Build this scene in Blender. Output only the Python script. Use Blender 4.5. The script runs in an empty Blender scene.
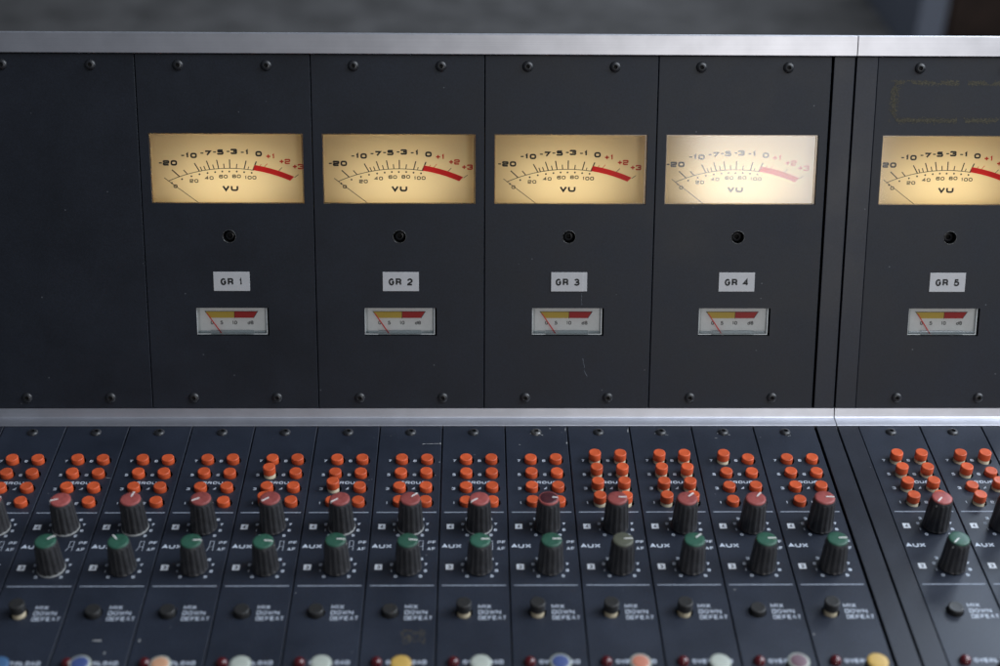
import bpy, bmesh, math, random
from mathutils import Matrix, Vector
random.seed(7)
MM = 0.001
PI = math.pi
scn = bpy.context.scene
COL = scn.collection

# ------------------------------------------------------------------ materials
def new_mat(name):
    m = bpy.data.materials.new(name); m.use_nodes = True
    nt = m.node_tree
    return m, nt, nt.nodes['Principled BSDF']

def simple(name, col, rough=0.5, metal=0.0, spec=0.5, noise=0.0, nscale=300.0, bump=0.0, bscale=2000.0, rvar=0.0, coat=0.0, vary=0.0):
    m, nt, b = new_mat(name)
    b.inputs['Base Color'].default_value = (*col, 1)
    b.inputs['Roughness'].default_value = rough
    b.inputs['Metallic'].default_value = metal
    b.inputs['Specular IOR Level'].default_value = spec
    b.inputs['Coat Weight'].default_value = coat
    tc = nt.nodes.new('ShaderNodeTexCoord')
    if noise > 0 or rvar > 0:
        n = nt.nodes.new('ShaderNodeTexNoise'); n.inputs['Scale'].default_value = nscale; n.inputs['Detail'].default_value = 6
        nt.links.new(tc.outputs['Object'], n.inputs['Vector'])
        if noise > 0:
            mr = nt.nodes.new('ShaderNodeMapRange'); mr.inputs['From Min'].default_value = 0.3; mr.inputs['From Max'].default_value = 0.7
            mr.inputs['To Min'].default_value = 1 - noise; mr.inputs['To Max'].default_value = 1 + noise
            nt.links.new(n.outputs['Fac'], mr.inputs['Value'])
            mx = nt.nodes.new('ShaderNodeMix'); mx.data_type = 'RGBA'; mx.blend_type = 'MULTIPLY'; mx.inputs['Factor'].default_value = 1
            mx.inputs[6].default_value = (*col, 1)
            oi = nt.nodes.new('ShaderNodeObjectInfo'); rv = nt.nodes.new('ShaderNodeMapRange')
            rv.inputs['To Min'].default_value = 1-vary; rv.inputs['To Max'].default_value = 1+vary*.6; nt.links.new(oi.outputs['Random'], rv.inputs['Value'])
            mm = nt.nodes.new('ShaderNodeMath'); mm.operation = 'MULTIPLY'; nt.links.new(mr.outputs['Result'], mm.inputs[0]); nt.links.new(rv.outputs['Result'], mm.inputs[1])
            nt.links.new(mm.outputs['Value'], mx.inputs[7])
            nt.links.new(mx.outputs[2], b.inputs['Base Color'])
        if rvar > 0:
            mr2 = nt.nodes.new('ShaderNodeMapRange'); mr2.inputs['From Min'].default_value = 0.3; mr2.inputs['From Max'].default_value = 0.7
            mr2.inputs['To Min'].default_value = rough - rvar; mr2.inputs['To Max'].default_value = rough + rvar
            nt.links.new(n.outputs['Fac'], mr2.inputs['Value'])
            nt.links.new(mr2.outputs['Result'], b.inputs['Roughness'])
    if bump > 0:
        n2 = nt.nodes.new('ShaderNodeTexNoise'); n2.inputs['Scale'].default_value = bscale; n2.inputs['Detail'].default_value = 3
        nt.links.new(tc.outputs['Object'], n2.inputs['Vector'])
        bp = nt.nodes.new('ShaderNodeBump'); bp.inputs['Strength'].default_value = bump; bp.inputs['Distance'].default_value = 0.0001
        nt.links.new(n2.outputs['Fac'], bp.inputs['Height']); nt.links.new(bp.outputs['Normal'], b.inputs['Normal'])
    return m

def panel_paint(name, col, rough):
    """satin powder paint on a metal plate: fine grain, faint smudges and dust specks"""
    m, nt, b = new_mat(name)
    N, L = nt.nodes, nt.links
    tc = N.new('ShaderNodeTexCoord')
    geo = N.new('ShaderNodeNewGeometry')          # world position so no two plates carry the same marks
    big = N.new('ShaderNodeTexNoise'); big.inputs['Scale'].default_value = 18; big.inputs['Detail'].default_value = 8; big.inputs['Roughness'].default_value = 0.65
    L.new(geo.outputs['Position'], big.inputs['Vector'])
    fine = N.new('ShaderNodeTexNoise'); fine.inputs['Scale'].default_value = 900; fine.inputs['Detail'].default_value = 3
    L.new(geo.outputs['Position'], fine.inputs['Vector'])
    r1 = N.new('ShaderNodeMapRange'); r1.inputs['From Min'].default_value = 0.3; r1.inputs['From Max'].default_value = 0.7
    r1.inputs['To Min'].default_value = 0.76; r1.inputs['To Max'].default_value = 1.3
    L.new(big.outputs['Fac'], r1.inputs['Value'])
    r2 = N.new('ShaderNodeMapRange'); r2.inputs['From Min'].default_value = 0.3; r2.inputs['From Max'].default_value = 0.7
    r2.inputs['To Min'].default_value = 0.78; r2.inputs['To Max'].default_value = 1.22
    L.new(fine.outputs['Fac'], r2.inputs['Value'])
    mul = N.new('ShaderNodeMath'); mul.operation = 'MULTIPLY'
    L.new(r1.outputs['Result'], mul.inputs[0]); L.new(r2.outputs['Result'], mul.inputs[1])
    mx = N.new('ShaderNodeMix'); mx.data_type = 'RGBA'; mx.blend_type = 'MULTIPLY'; mx.inputs['Factor'].default_value = 1
    mx.inputs[6].default_value = (*col, 1); L.new(mul.outputs['Value'], mx.inputs[7])
    # dust specks
    vor = N.new('ShaderNodeTexVoronoi'); vor.inputs['Scale'].default_value = 110; vor.inputs['Randomness'].default_value = 1
    L.new(geo.outputs['Position'], vor.inputs['Vector'])
    sp = N.new('ShaderNodeMapRange'); sp.inputs['From Min'].default_value = 0.065; sp.inputs['From Max'].default_value = 0.02
    L.new(vor.outputs['Distance'], sp.inputs['Value'])
    sep = N.new('ShaderNodeSeparateColor'); L.new(vor.outputs['Color'], sep.inputs['Color'])
    gt = N.new('ShaderNodeMath'); gt.operation = 'GREATER_THAN'; gt.inputs[1].default_value = 0.72; L.new(sep.outputs[0], gt.inputs[0])
    sm = N.new('ShaderNodeMath'); sm.operation = 'MULTIPLY'; L.new(sp.outputs['Result'], sm.inputs[0]); L.new(gt.outputs['Value'], sm.inputs[1])
    sm2 = N.new('ShaderNodeMath'); sm2.operation = 'MULTIPLY'; sm2.inputs[1].default_value = 0.5; L.new(sm.outputs['Value'], sm2.inputs[0])
    mx2 = N.new('ShaderNodeMix'); mx2.data_type = 'RGBA'; L.new(sm2.outputs['Value'], mx2.inputs['Factor'])
    L.new(mx.outputs[2], mx2.inputs[6]); mx2.inputs[7].default_value = (0.22, 0.23, 0.25, 1)
    L.new(mx2.outputs[2], b.inputs['Base Color'])
    rr = N.new('ShaderNodeMapRange'); rr.inputs['From Min'].default_value = 0.3; rr.inputs['From Max'].default_value = 0.7
    rr.inputs['To Min'].default_value = rough - 0.05; rr.inputs['To Max'].default_value = rough + 0.06
    L.new(big.outputs['Fac'], rr.inputs['Value']); L.new(rr.outputs['Result'], b.inputs['Roughness'])
    bp = N.new('ShaderNodeBump'); bp.inputs['Strength'].default_value = 0.25; bp.inputs['Distance'].default_value = 0.0001
    L.new(fine.outputs['Fac'], bp.inputs['Height']); L.new(bp.outputs['Normal'], b.inputs['Normal'])
    b.inputs['Specular IOR Level'].default_value = 0.5
    return m

def brushed(name, col, rough):
    m, nt, b = new_mat(name)
    N, L = nt.nodes, nt.links
    b.inputs['Metallic'].default_value = 1.0; b.inputs['Roughness'].default_value = rough
    tc = N.new('ShaderNodeTexCoord'); mp = N.new('ShaderNodeMapping'); mp.inputs['Scale'].default_value = (3, 900, 900)
    L.new(tc.outputs['Object'], mp.inputs['Vector'])
    n = N.new('ShaderNodeTexNoise'); n.inputs['Scale'].default_value = 2; n.inputs['Detail'].default_value = 5
    L.new(mp.outputs['Vector'], n.inputs['Vector'])
    r = N.new('ShaderNodeMapRange'); r.inputs['From Min'].default_value = .3; r.inputs['From Max'].default_value = .7
    r.inputs['To Min'].default_value = .96; r.inputs['To Max'].default_value = 1.03
    L.new(n.outputs['Fac'], r.inputs['Value'])
    n3 = N.new('ShaderNodeTexNoise'); n3.inputs['Scale'].default_value = 60; n3.inputs['Detail'].default_value = 8; L.new(tc.outputs['Object'], n3.inputs['Vector'])
    r3 = N.new('ShaderNodeMapRange'); r3.inputs['From Min'].default_value = .3; r3.inputs['From Max'].default_value = .7
    r3.inputs['To Min'].default_value = .92; r3.inputs['To Max'].default_value = 1.06; L.new(n3.outputs['Fac'], r3.inputs['Value'])
    mu = N.new('ShaderNodeMath'); mu.operation = 'MULTIPLY'; L.new(r.outputs['Result'], mu.inputs[0]); L.new(r3.outputs['Result'], mu.inputs[1])
    mx = N.new('ShaderNodeMix'); mx.data_type = 'RGBA'; mx.blend_type = 'MULTIPLY'; mx.inputs['Factor'].default_value = 1
    mx.inputs[6].default_value = (*col, 1); L.new(mu.outputs['Value'], mx.inputs[7]); L.new(mx.outputs[2], b.inputs['Base Color'])
    bp = N.new('ShaderNodeBump'); bp.inputs['Strength'].default_value = .05; bp.inputs['Distance'].default_value = .0001
    L.new(n.outputs['Fac'], bp.inputs['Height']); L.new(bp.outputs['Normal'], b.inputs['Normal'])
    return m

def clear(name, rough, tint=(1, 1, 1), refl=1.0, ior=1.5):
    """thin clear cover: straight transmission plus Fresnel reflection"""
    m = bpy.data.materials.new(name); m.use_nodes = True; nt = m.node_tree; nt.nodes.clear()
    N, L = nt.nodes, nt.links
    out = N.new('ShaderNodeOutputMaterial'); mix = N.new('ShaderNodeMixShader')
    tr = N.new('ShaderNodeBsdfTransparent'); tr.inputs['Color'].default_value = (*tint, 1)
    gl = N.new('ShaderNodeBsdfGlossy'); gl.inputs['Roughness'].default_value = rough
    fr = N.new('ShaderNodeFresnel'); fr.inputs['IOR'].default_value = ior
    mu = N.new('ShaderNodeMath'); mu.operation = 'MULTIPLY'; mu.inputs[1].default_value = refl
    L.new(fr.outputs['Fac'], mu.inputs[0]); L.new(mu.outputs['Value'], mix.inputs['Fac'])
    L.new(tr.outputs[0], mix.inputs[1]); L.new(gl.outputs[0], mix.inputs[2]); L.new(mix.outputs[0], out.inputs['Surface'])
    return m

M = {}
M['bridge'] = panel_paint('meter panel paint', (0.0076, 0.0104, 0.0175), 0.53)
M['desk'] = panel_paint('strip panel paint', (0.016, 0.021, 0.034), 0.44)
M['frame'] = panel_paint('frame paint', (0.013, 0.016, 0.025), 0.46)
M['alu'] = brushed('brushed aluminium', (0.68, 0.68, 0.72), 0.44)
M['alu2'] = brushed('anodised aluminium', (0.64, 0.65, 0.70), 0.47)
M['orange'] = simple('orange button plastic', (0.60, 0.096, 0.030), 0.42, noise=0.14, nscale=220, rvar=.1, vary=.16)
M['beige'] = simple('beige plunger plastic', (0.50, 0.43, 0.30), 0.5, noise=0.1, nscale=300)
M['blackplastic'] = simple('black button plastic', (0.022, 0.022, 0.022), 0.42, noise=.1)
M['knob'] = simple('black knob plastic', (0.040, 0.040, 0.043), 0.45, noise=0.3, nscale=250, bump=.1, rvar=.12, vary=.25)
M['cap_red'] = simple('dusty red cap', (0.32, 0.074, 0.068), 0.44, noise=0.2, nscale=300, rvar=.1, vary=.2)
M['cap_purple'] = simple('worn dark red cap', (0.055, 0.014, 0.020), 0.35, noise=0.2, nscale=250)
M['cap_green'] = simple('green cap', (0.027, 0.100, 0.066), 0.44, noise=0.2, nscale=300, rvar=.1, vary=.2)
M['cap_olive'] = simple('faded grey green cap', (0.085, 0.090, 0.065), 0.45, noise=0.2, nscale=250)
M['cap_pale'] = simple('pale grey cap', (0.38, 0.41, 0.36), 0.45, noise=0.12, nscale=250)
M['cap_yellow'] = simple('yellow cap', (0.50, 0.32, 0.075), 0.42, noise=0.1, nscale=250)
M['cap_blue'] = simple('blue cap', (0.045, 0.07, 0.20), 0.42, noise=0.1, nscale=250)
M['cap_salmon'] = simple('salmon cap', (0.45, 0.16, 0.10), 0.42, noise=0.1, nscale=250)
M['cap_tan'] = simple('tan cap', (0.50, 0.27, 0.16), 0.42, noise=0.1, nscale=250)
M['cap_mauve'] = simple('mauve cap', (0.13, 0.07, 0.09), 0.42, noise=0.1, nscale=250)
M['cap_teal'] = simple('dull blue cap', (0.05, 0.12, 0.24), 0.42, noise=0.1, nscale=250)
M['silverring'] = simple('clear grey collar', (0.30, 0.31, 0.31), 0.3, noise=.1)
M['ink'] = simple('pale screen print', (0.50, 0.55, 0.63), 0.6, noise=0.3, nscale=400)
M['inkdim'] = simple('worn screen print', (0.33, 0.37, 0.44), 0.6, noise=0.25, nscale=900)
M['inkbright'] = simple('white box print', (0.80, 0.84, 0.90), 0.6)
M['inkdark'] = simple('dark numeral', (0.02, 0.025, 0.045), 0.6)
M['pointer'] = simple('white pointer paint', (0.70, 0.70, 0.68), 0.5)
M['screw'] = simple('black oxide screw', (0.014, 0.015, 0.018), 0.40, metal=0.0, spec=.7, noise=.2)
M['wornscrew'] = simple('worn screw', (0.10, 0.10, 0.10), 0.35, metal=0.5, noise=.95, nscale=700)
M['hole'] = simple('dark hole', (0.003, 0.003, 0.003), 0.8)
M['wear'] = simple('bare metal nick', (0.45, 0.45, 0.44), 0.5)
M['glue'] = simple('dried glue', (0.060, 0.053, 0.032), 0.75, noise=0.6, nscale=800)
M['stain'] = simple('brown grime', (0.035, 0.031, 0.026), 0.7, noise=0.5, nscale=500)
M['dial'] = simple('cream dial card', (0.86, 0.62, 0.28), 0.7, noise=0.03, nscale=60)
M['casing'] = simple('meter casing inside', (0.34, 0.24, 0.11), 0.6)
M['dialblack'] = simple('dial black ink', (0.012, 0.012, 0.012), 0.6)
M['dialred'] = simple('dial red ink', (0.50, 0.022, 0.020), 0.6)
def sheer(name, col, tcol, f):
    m, nt, b = new_mat(name); b.inputs['Base Color'].default_value = (*col, 1); b.inputs['Roughness'].default_value = .7
    t = nt.nodes.new('ShaderNodeBsdfTranslucent'); t.inputs['Color'].default_value = (*tcol, 1)
    x = nt.nodes.new('ShaderNodeMixShader'); x.inputs['Fac'].default_value = f
    nt.links.new(b.outputs[0], x.inputs[1]); nt.links.new(t.outputs[0], x.inputs[2]); nt.links.new(x.outputs[0], nt.nodes['Material Output'].inputs['Surface'])
    return m
M['zonered'] = sheer('sheer red ink', (.60, .02, .02), (.95, .03, .045), .5)
M['dialredtext'] = sheer('sheer red numeral ink', (.60, .04, .02), (.8, .05, .03), .4)
mt = sheer('dial card', (.84, .68, .40), (.88, .78, .54), .38)   # translucent card lit by the lamp behind it
M['dial'] = mt
M['needle'] = simple('needle black', (0.015, 0.015, 0.015), 0.5)
M['glass'] = clear('clear meter cover', 0.11, refl=1.45)
M['smalldial'] = simple('white small dial card', (0.92, 0.94, 0.93), 0.6, noise=0.04, nscale=200)
M['smallcase'] = simple('frosted small meter case', (0.66, 0.69, 0.69), 0.35, noise=.08)
M['yellowband'] = simple('yellow band ink', (0.70, 0.50, 0.08), 0.6)
M['redneedle'] = simple('red needle', (0.85, 0.06, 0.04), 0.5)
M['smallglass'] = clear('small meter cover', 0.12, refl=.9)
M['paper'] = simple('white label tape', (0.52, 0.52, 0.53), 0.5, noise=.04, nscale=200)
M['led'] = simple('dark red lens', (0.085, 0.006, 0.010), 0.18, coat=.6)
M['wood'] = simple('brown wood', (0.045, 0.026, 0.018), 0.55, noise=.3, nscale=12)
M['post'] = simple('grey painted trim', (0.22, 0.24, 0.29), 0.6, noise=.05)

# ------------------------------------------------------------------ helpers
def make_mesh(name, verts, faces, mats, fm=None, smooth=None):
    me = bpy.data.meshes.new(name)
    me.from_pydata([(v[0]*MM, v[1]*MM, v[2]*MM) for v in verts], [], faces)
    for m in mats: me.materials.append(m)
    if fm:
        for p, i in zip(me.polygons, fm): p.material_index = i
    if smooth is not None:
        for p in me.polygons: p.use_smooth = smooth
    me.update()
    return me

class MB:
    def __init__(s): s.v = []; s.f = []; s.m = []; s.sm = []
    def add(s, vs, fs, mi=0, smooth=False):
        b = len(s.v); s.v += [tuple(v) for v in vs]
        for f in fs: s.f.append([b+i for i in f]); s.m.append(mi); s.sm.append(smooth)
    def quad(s, a, b, c, d, mi=0): s.add([a, b, c, d], [[0, 1, 2, 3]], mi)
    def poly(s, pts, z, mi=0): s.add([(x, y, z) for x, y in pts], [list(range(len(pts)))], mi)
    def box(s, x0, x1, y0, y1, z0, z1, mi=0):
        vs = [(x0,y0,z0),(x1,y0,z0),(x1,y1,z0),(x0,y1,z0),(x0,y0,z1),(x1,y0,z1),(x1,y1,z1),(x0,y1,z1)]
        s.add(vs, [[0,3,2,1],[4,5,6,7],[0,1,5,4],[1,2,6,5],[2,3,7,6],[3,0,4,7]], mi)
    def bevbox(s, x0, x1, y0, y1, z0, z1, b=0.3, mi=0):
        """box whose top edges (z1) are chamfered"""
        vs = [(x0,y0,z0),(x1,y0,z0),(x1,y1,z0),(x0,y1,z0),(x0,y0,z1-b),(x1,y0,z1-b),(x1,y1,z1-b),(x0,y1,z1-b),
              (x0+b,y0+b,z1),(x1-b,y0+b,z1),(x1-b,y1-b,z1),(x0+b,y1-b,z1)]
        s.add(vs, [[0,3,2,1],[8,9,10,11],[0,1,5,4],[1,2,6,5],[2,3,7,6],[3,0,4,7],[4,5,9,8],[5,6,10,9],[6,7,11,10],[7,4,8,11]], mi)
    def lathe(s, prof, cx=0, cy=0, n=32, mi=0, smooth=True, mod=None, closetop=True):
        rings = []
        b = len(s.v)
        for k, (r, z) in enumerate(prof):
            for i in range(n):
                a = 2*PI*i/n
                rr = r if mod is None else r*mod(i, k)
                s.v.append((cx+rr*math.cos(a), cy+rr*math.sin(a), z))
        for k in range(len(prof)-1):
            for i in range(n):
                j = (i+1) % n
                s.f.append([b+k*n+i, b+k*n+j, b+(k+1)*n+j, b+(k+1)*n+i]); s.m.append(mi); s.sm.append(smooth)
        if closetop:
            s.f.append([b+(len(prof)-1)*n+i for i in range(n)]); s.m.append(mi); s.sm.append(False)
    def disc(s, cx, cy, z, r, n=24, mi=0):
        s.add([(cx+r*math.cos(2*PI*i/n), cy+r*math.sin(2*PI*i/n), z) for i in range(n)], [list(range(n))], mi)
    def ribbon(s, pts, w, z, closed=False, mi=0):
        """flat stroke of width w along 2-D pts with mitred corners"""
        n = len(pts)
        L, R = [], []
        for i in range(n):
            p = Vector(pts[i])
            if closed: a = Vector(pts[i-1]); c = Vector(pts[(i+1) % n])
            else: a = Vector(pts[i-1]) if i > 0 else None; c = Vector(pts[i+1]) if i < n-1 else None
            d1 = (p-a).normalized() if a is not None else None
            d2 = (c-p).normalized() if c is not None else None
            if d1 is None: d1 = d2
            if d2 is None: d2 = d1
            n1 = Vector((-d1.y, d1.x)); n2 = Vector((-d2.y, d2.x))
            m = (n1+n2)
            if m.length < 1e-6: m = n1
            m.normalize(); k = (w/2)/max(0.45, m.dot(n1))
            L.append(p+m*k); R.append(p-m*k)
        b = len(s.v)
        for q in L: s.v.append((q.x, q.y, z))
        for q in R: s.v.append((q.x, q.y, z))
        for i in range(n if closed else n-1):
            j = (i+1) % n
            s.f.append([b+n+i, b+n+j, b+j, b+i]); s.m.append(mi); s.sm.append(False)
    def mesh(s, name, mats):
        me = make_mesh(name, s.v, s.f, mats, s.m)
        for p, q in zip(me.polygons, s.sm): p.use_smooth = q
        return me

def fit(a0, a1, v): return a0+(a1-a0)*v
def roundpoly(pts, r, closed):
    out = []; n = len(pts)
    for i in range(n):
        p = Vector(pts[i])
        if not closed and (i == 0 or i == n-1): out.append(tuple(p)); continue
        a = Vector(pts[i-1]); c = Vector(pts[(i+1) % n])
        ra = min(r, (a-p).length*0.48, (c-p).length*0.48)
        p0 = p+(a-p).normalized()*ra; p2 = p+(c-p).normalized()*ra
        for t in (0, .33, .67, 1): out.append(tuple(p0*(1-t)**2 + p*2*t*(1-t) + p2*t*t))
    return out
C_ = True
GL = {
 '0': [([(0,0),(1,0),(1,1),(0,1)], C_, 1)], 'O': [([(0,0),(1,0),(1,1),(0,1)], C_, 1)],
 '1': [([(.28,.80),(.62,1),(.62,0)], False, 0)],
 '2': [([(0,.70),(0,1),(1,1),(1,.52),(0,.46),(0,0),(1,0)], False, 1)],
 '3': [([(0,.74),(0,1),(1,1),(1,.52),(.35,.52)], False, 1), ([(.35,.52),(1,.52),(1,0),(0,0),(0,.26)], False, 1)],
 '4': [([(.74,0),(.74,1),(0,.28),(1,.28)], False, 0)],
 '5': [([(1,1),(.06,1),(.06,.58),(1,.58),(1,0),(0,0),(0,.22)], False, 1)],
 '6': [([(1,.78),(1,1),(0,1),(0,0),(1,0),(1,.56),(.02,.56)], False, 1)],
 '7': [([(0,1),(1,1),(.35,0)], False, 0)],
 '8': [([(0,0),(1,0),(1,.52),(0,.52)], C_, 1), ([(.05,.52),(.95,.52),(.95,1),(.05,1)], C_, 1)],
 '9': [([(0,.22),(0,0),(1,0),(1,1),(0,1),(0,.44),(.98,.44)], False, 1)],
 '-': [([(.1,.5),(.9,.5)], False, 0)], '+': [([(-.15,.5),(1.15,.5)], False, 0), ([(.5,-.12),(.5,1.12)], False, 0)],
 'V': [([(0,1),(.5,0),(1,1)], False, 0)], 'U': [([(0,1),(0,0),(1,0),(1,1)], False, 1)],
 'G': [([(1,.76),(1,1),(0,1),(0,0),(1,0),(1,.48),(.5,.48)], False, 1)],
 'R': [([(0,0),(0,1),(1,1),(1,.45),(0,.45)], False, 1), ([(.5,.45),(1,0)], False, 0)],
 'P': [([(0,0),(0,1),(1,1),(1,.42),(0,.42)], False, 1)],
 'A': [([(0,0),(.5,1),(1,0)], False, 0), ([(.2,.32),(.8,.32)], False, 0)],
 'X': [([(0,0),(1,1)], False, 0), ([(0,1),(1,0)], False, 0)],
 'F': [([(0,0),(0,1),(1,1)], False, 0), ([(0,.5),(.85,.5)], False, 0)],
 'E': [([(1,0),(0,0),(0,1),(1,1)], False, 0), ([(0,.5),(.85,.5)], False, 0)],
 'L': [([(0,1),(0,0),(1,0)], False, 0)], 'T': [([(0,1),(1,1)], False, 0), ([(.5,1),(.5,0)], False, 0)],
 'M': [([(0,0),(0,1),(.5,.2),(1,1),(1,0)], False, 0)], 'W': [([(0,1),(.25,0),(.5,.85),(.75,0),(1,1)], False, 0)],
 'N': [([(0,0),(0,1),(1,0),(1,1)], False, 0)], 'I': [([(.5,0),(.5,1)], False, 0)],
 'D': [([(0,0),(.85,0),(1,.2),(1,.8),(.85,1),(0,1)], C_, 0)],
 'd': [([(1,1),(1,0),(0,0),(0,.6),(1,.6)], False, 1)],
 'B': [([(0,0),(1,0),(1,.52),(0,.52)], C_, 1), ([(0,.52),(.9,.52),(.9,1),(0,1)], C_, 1)],
}
def ell(cx, cy, rx, ry, a0, a1, n=14):
    return [(cx+rx*math.cos(math.radians(a0+(a1-a0)*i/n)), cy+ry*math.sin(math.radians(a0+(a1-a0)*i/n))) for i in range(n+1)]
HV = dict(GL)
HV['G'] = [(ell(.5, .5, .5, .5, 42, 360)+[(1, .46), (.56, .46)], False, 0)]
HV['R'] = [([(0, 0), (0, 1), (.62, 1)]+ell(.66, .745, .30, .255, 90, -90)+[(0, .49)], False, 0), ([(.55, .49), (.92, .35), (.97, 0)], False, 0)]
HV['1'] = [([(.1, .70), (.40, .80), (.55, 1), (.55, 0)], False, 0)]
HV['2'] = [(ell(.5, .69, .46, .31, 175, -30)+[(.10, .14), (.04, 0), (1, 0)], False, 0)]
HV['3'] = [(ell(.47, .745, .42, .255, 165, -88)+ell(.47, .26, .50, .26, 88, -165), False, 0)]
HV['4'] = [([(.72, 0), (.72, 1), (0, .30), (1, .30)], False, 0)]
HV['5'] = [([(.92, 1), (.22, 1), (.10, .50)]+ell(.47, .32, .50, .32, 125, -155), False, 0)]
NARROW = {'1': .62, 'I': .25, '-': .72, '+': .78, 'M': 1.15, 'W': 1.3}
def stroke_text(mb, text, cx, cy, h, wr=1.0, sw=0.16, z=0.06, mi=0, align='C', gap=0.30, plus=1.0, font=None):
    font = font or GL
    """square extended lettering drawn as strokes; h = cap height, wr = letter width / height, sw = stroke / height"""
    t = sw*h; ws = []
    for ch in text:
        ws.append((.5 if ch == ' ' else NARROW.get(ch, 1.0))*h*wr)
    g = gap*h
    total = sum(ws)+g*(len(ws)-1)
    x = cx-total/2 if align == 'C' else cx
    zz = z
    for ch, w in zip(text, ws):
        if ch in font:
            hh = h; y0 = cy-h/2
            if ch in '+-': hh = h*.8; y0 = cy-hh/2
            for pts, closed, rnd in font[ch]:
                q = [(x+t/2+px*(w-t), y0+t/2+py*(hh-t)) for px, py in pts]
                if rnd: q = roundpoly(q, .30*h, closed)
                mb.ribbon(q, t, zz, closed, mi); zz += 0.0012
        x += w+g
    return total

def font_mesh(text, size, mat, xs=1.0, off=0.0):
    cu = bpy.data.curves.new('txt', 'FONT'); cu.body = text; cu.size = size*MM; cu.align_x = 'CENTER'; cu.align_y = 'CENTER'
    cu.offset = off*MM; cu.resolution_u = 4; cu.space_character = 1.1
    o = bpy.data.objects.new('txt', cu); COL.objects.link(o)
    dg = bpy.context.evaluated_depsgraph_get()
    me = bpy.data.meshes.new_from_object(o.evaluated_get(dg))
    COL.objects.unlink(o); bpy.data.objects.remove(o)
    for v in me.vertices: v.co.x *= xs
    me.materials.clear(); me.materials.append(mat); me.name = 'lettering'
    return me

def ob(name, me, parent=None, loc=(0, 0, 0), rz=0.0, label=None):
    o = bpy.data.objects.new(name, me); COL.objects.link(o)
    o.location = (loc[0]*MM, loc[1]*MM, loc[2]*MM); o.rotation_euler = (0, 0, rz)
    if parent is not None: o.parent = parent
    if label: o['label'] = label
    return o
def thing(name, label, cat, group=None, mat=None, me=None):
    o = bpy.data.objects.new(name, me); COL.objects.link(o)
    if mat is not None: o.matrix_world = mat
    o['label'] = label; o['category'] = cat
    if group: o['group'] = group
    return o

def cut(me, cutters, name):
    """one boolean on a template plate; cutters = MB closed solids"""
    a = bpy.data.objects.new('a', me); COL.objects.link(a)
    b = bpy.data.objects.new('b', cutters); COL.objects.link(b)
    md = a.modifiers.new('cut', 'BOOLEAN'); md.operation = 'DIFFERENCE'; md.object = b; md.solver = 'EXACT'
    dg = bpy.context.evaluated_depsgraph_get()
    r = bpy.data.meshes.new_from_object(a.evaluated_get(dg)); r.name = name
    bpy.data.objects.remove(a); bpy.data.objects.remove(b)
    return r
def cyl_solid(mb, cx, cy, r, z0, z1, n=28):
    b = len(mb.v)
    for z in (z0, z1):
        for i in range(n): mb.v.append((cx+r*math.cos(2*PI*i/n), cy+r*math.sin(2*PI*i/n), z))
    mb.f.append([b+n-1-i for i in range(n)]); mb.f.append([b+n+i for i in range(n)])
    for i in range(n):
        j = (i+1) % n; mb.f.append([b+i, b+j, b+n+j, b+n+i])
    mb.m += [0]*(n+2); mb.sm += [False]*(n+2)

# ------------------------------------------------------------------ frames of reference (mm)
PHI = 1.22066006
BR0 = Vector((0, 0, -23.71*MM))
def bridge_mat(x):
    return Matrix.Translation(BR0+Vector((x*MM, 0, 0))) @ Matrix.Rotation(PHI, 4, 'X')
def desk_mat(x): return Matrix.Translation((x*MM, 0, 0))
MOD = 106.667; STR = 40.0
YB = -262.0      # front end of the strips

# ------------------------------------------------------------------ shared meshes: channel strip
BTN = {1: (15.4, -76.0), 2: (31.2, -76.0), 3: (15.2, -62.7), 4: (31.1, -62.7), 5: (15.3, -49.3), 6: (31.0, -49.3), 7: (15.3, -35.8), 8: (30.9, -35.8)}
KR = (23.2, -97.6); KG = (23.3, -131.8); KB = (23.6, -223.0); MIXB = (14.7, -167.0); LED = (9.4, -203.6)
base = MB(); base.bevbox(0.35, STR-0.35, YB, -0.2, -2.0, 0, .35)
cs = MB()
for k, (x, y) in BTN.items(): cyl_solid(cs, x+.5, y+.1, 4.5, -5, 5)
cyl_solid(cs, MIXB[0], MIXB[1], 4.9, -5, 5)
strip_panel = cut(base.mesh('panel', [M['desk']]), cs.mesh('c', [M['hole']]), 'strip_panel')
# orange button: cap and plunger
def btn_cap(mat, R=1.0, lo=-3.1):
    m = MB(); m.lathe([(q*R, w) for q, w in [(3.8, lo), (3.8, 1.05), (3.68, 1.42), (3.3, 1.6), (2.9, 1.55), (2.0, 1.5)]], n=32); return m.mesh('button', [mat])
cap_me = btn_cap(M['orange']); bcap_me = btn_cap(M['blackplastic'], 1.1, -3.6)
m = MB(); m.lathe([(3.6, -7), (3.6, 0)], n=28); plunger_me = m.mesh('plunger', [M['beige']])
# screw: button head with hex socket
def screw_mesh(mat, R=3.4):
    m = MB(); m.lathe([(R, 0), (R*.98, .35), (R*.86, 1.0), (R*.62, 1.5), (R*.42, 1.62)], n=28, closetop=False)
    n = 28; b = len(m.v)
    hexr = [R*.38/max(math.cos(((2*PI*i/n) % (PI/3))-PI/6), .1) for i in range(n)]
    m.lathe([(R*.42, 1.62), (R*.38, 1.6), (R*.38, .5)], n=28, closetop=False, smooth=False)
    m.disc(0, 0, .5, R*.40, 12, 1)
    return m.mesh('screw', [mat, M['hole']])
screw_me = screw_mesh(M['screw']); screw_small = screw_mesh(M['screw'], 3.5); wornscrew_me = screw_mesh(M['wornscrew'], 3.5)
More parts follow.
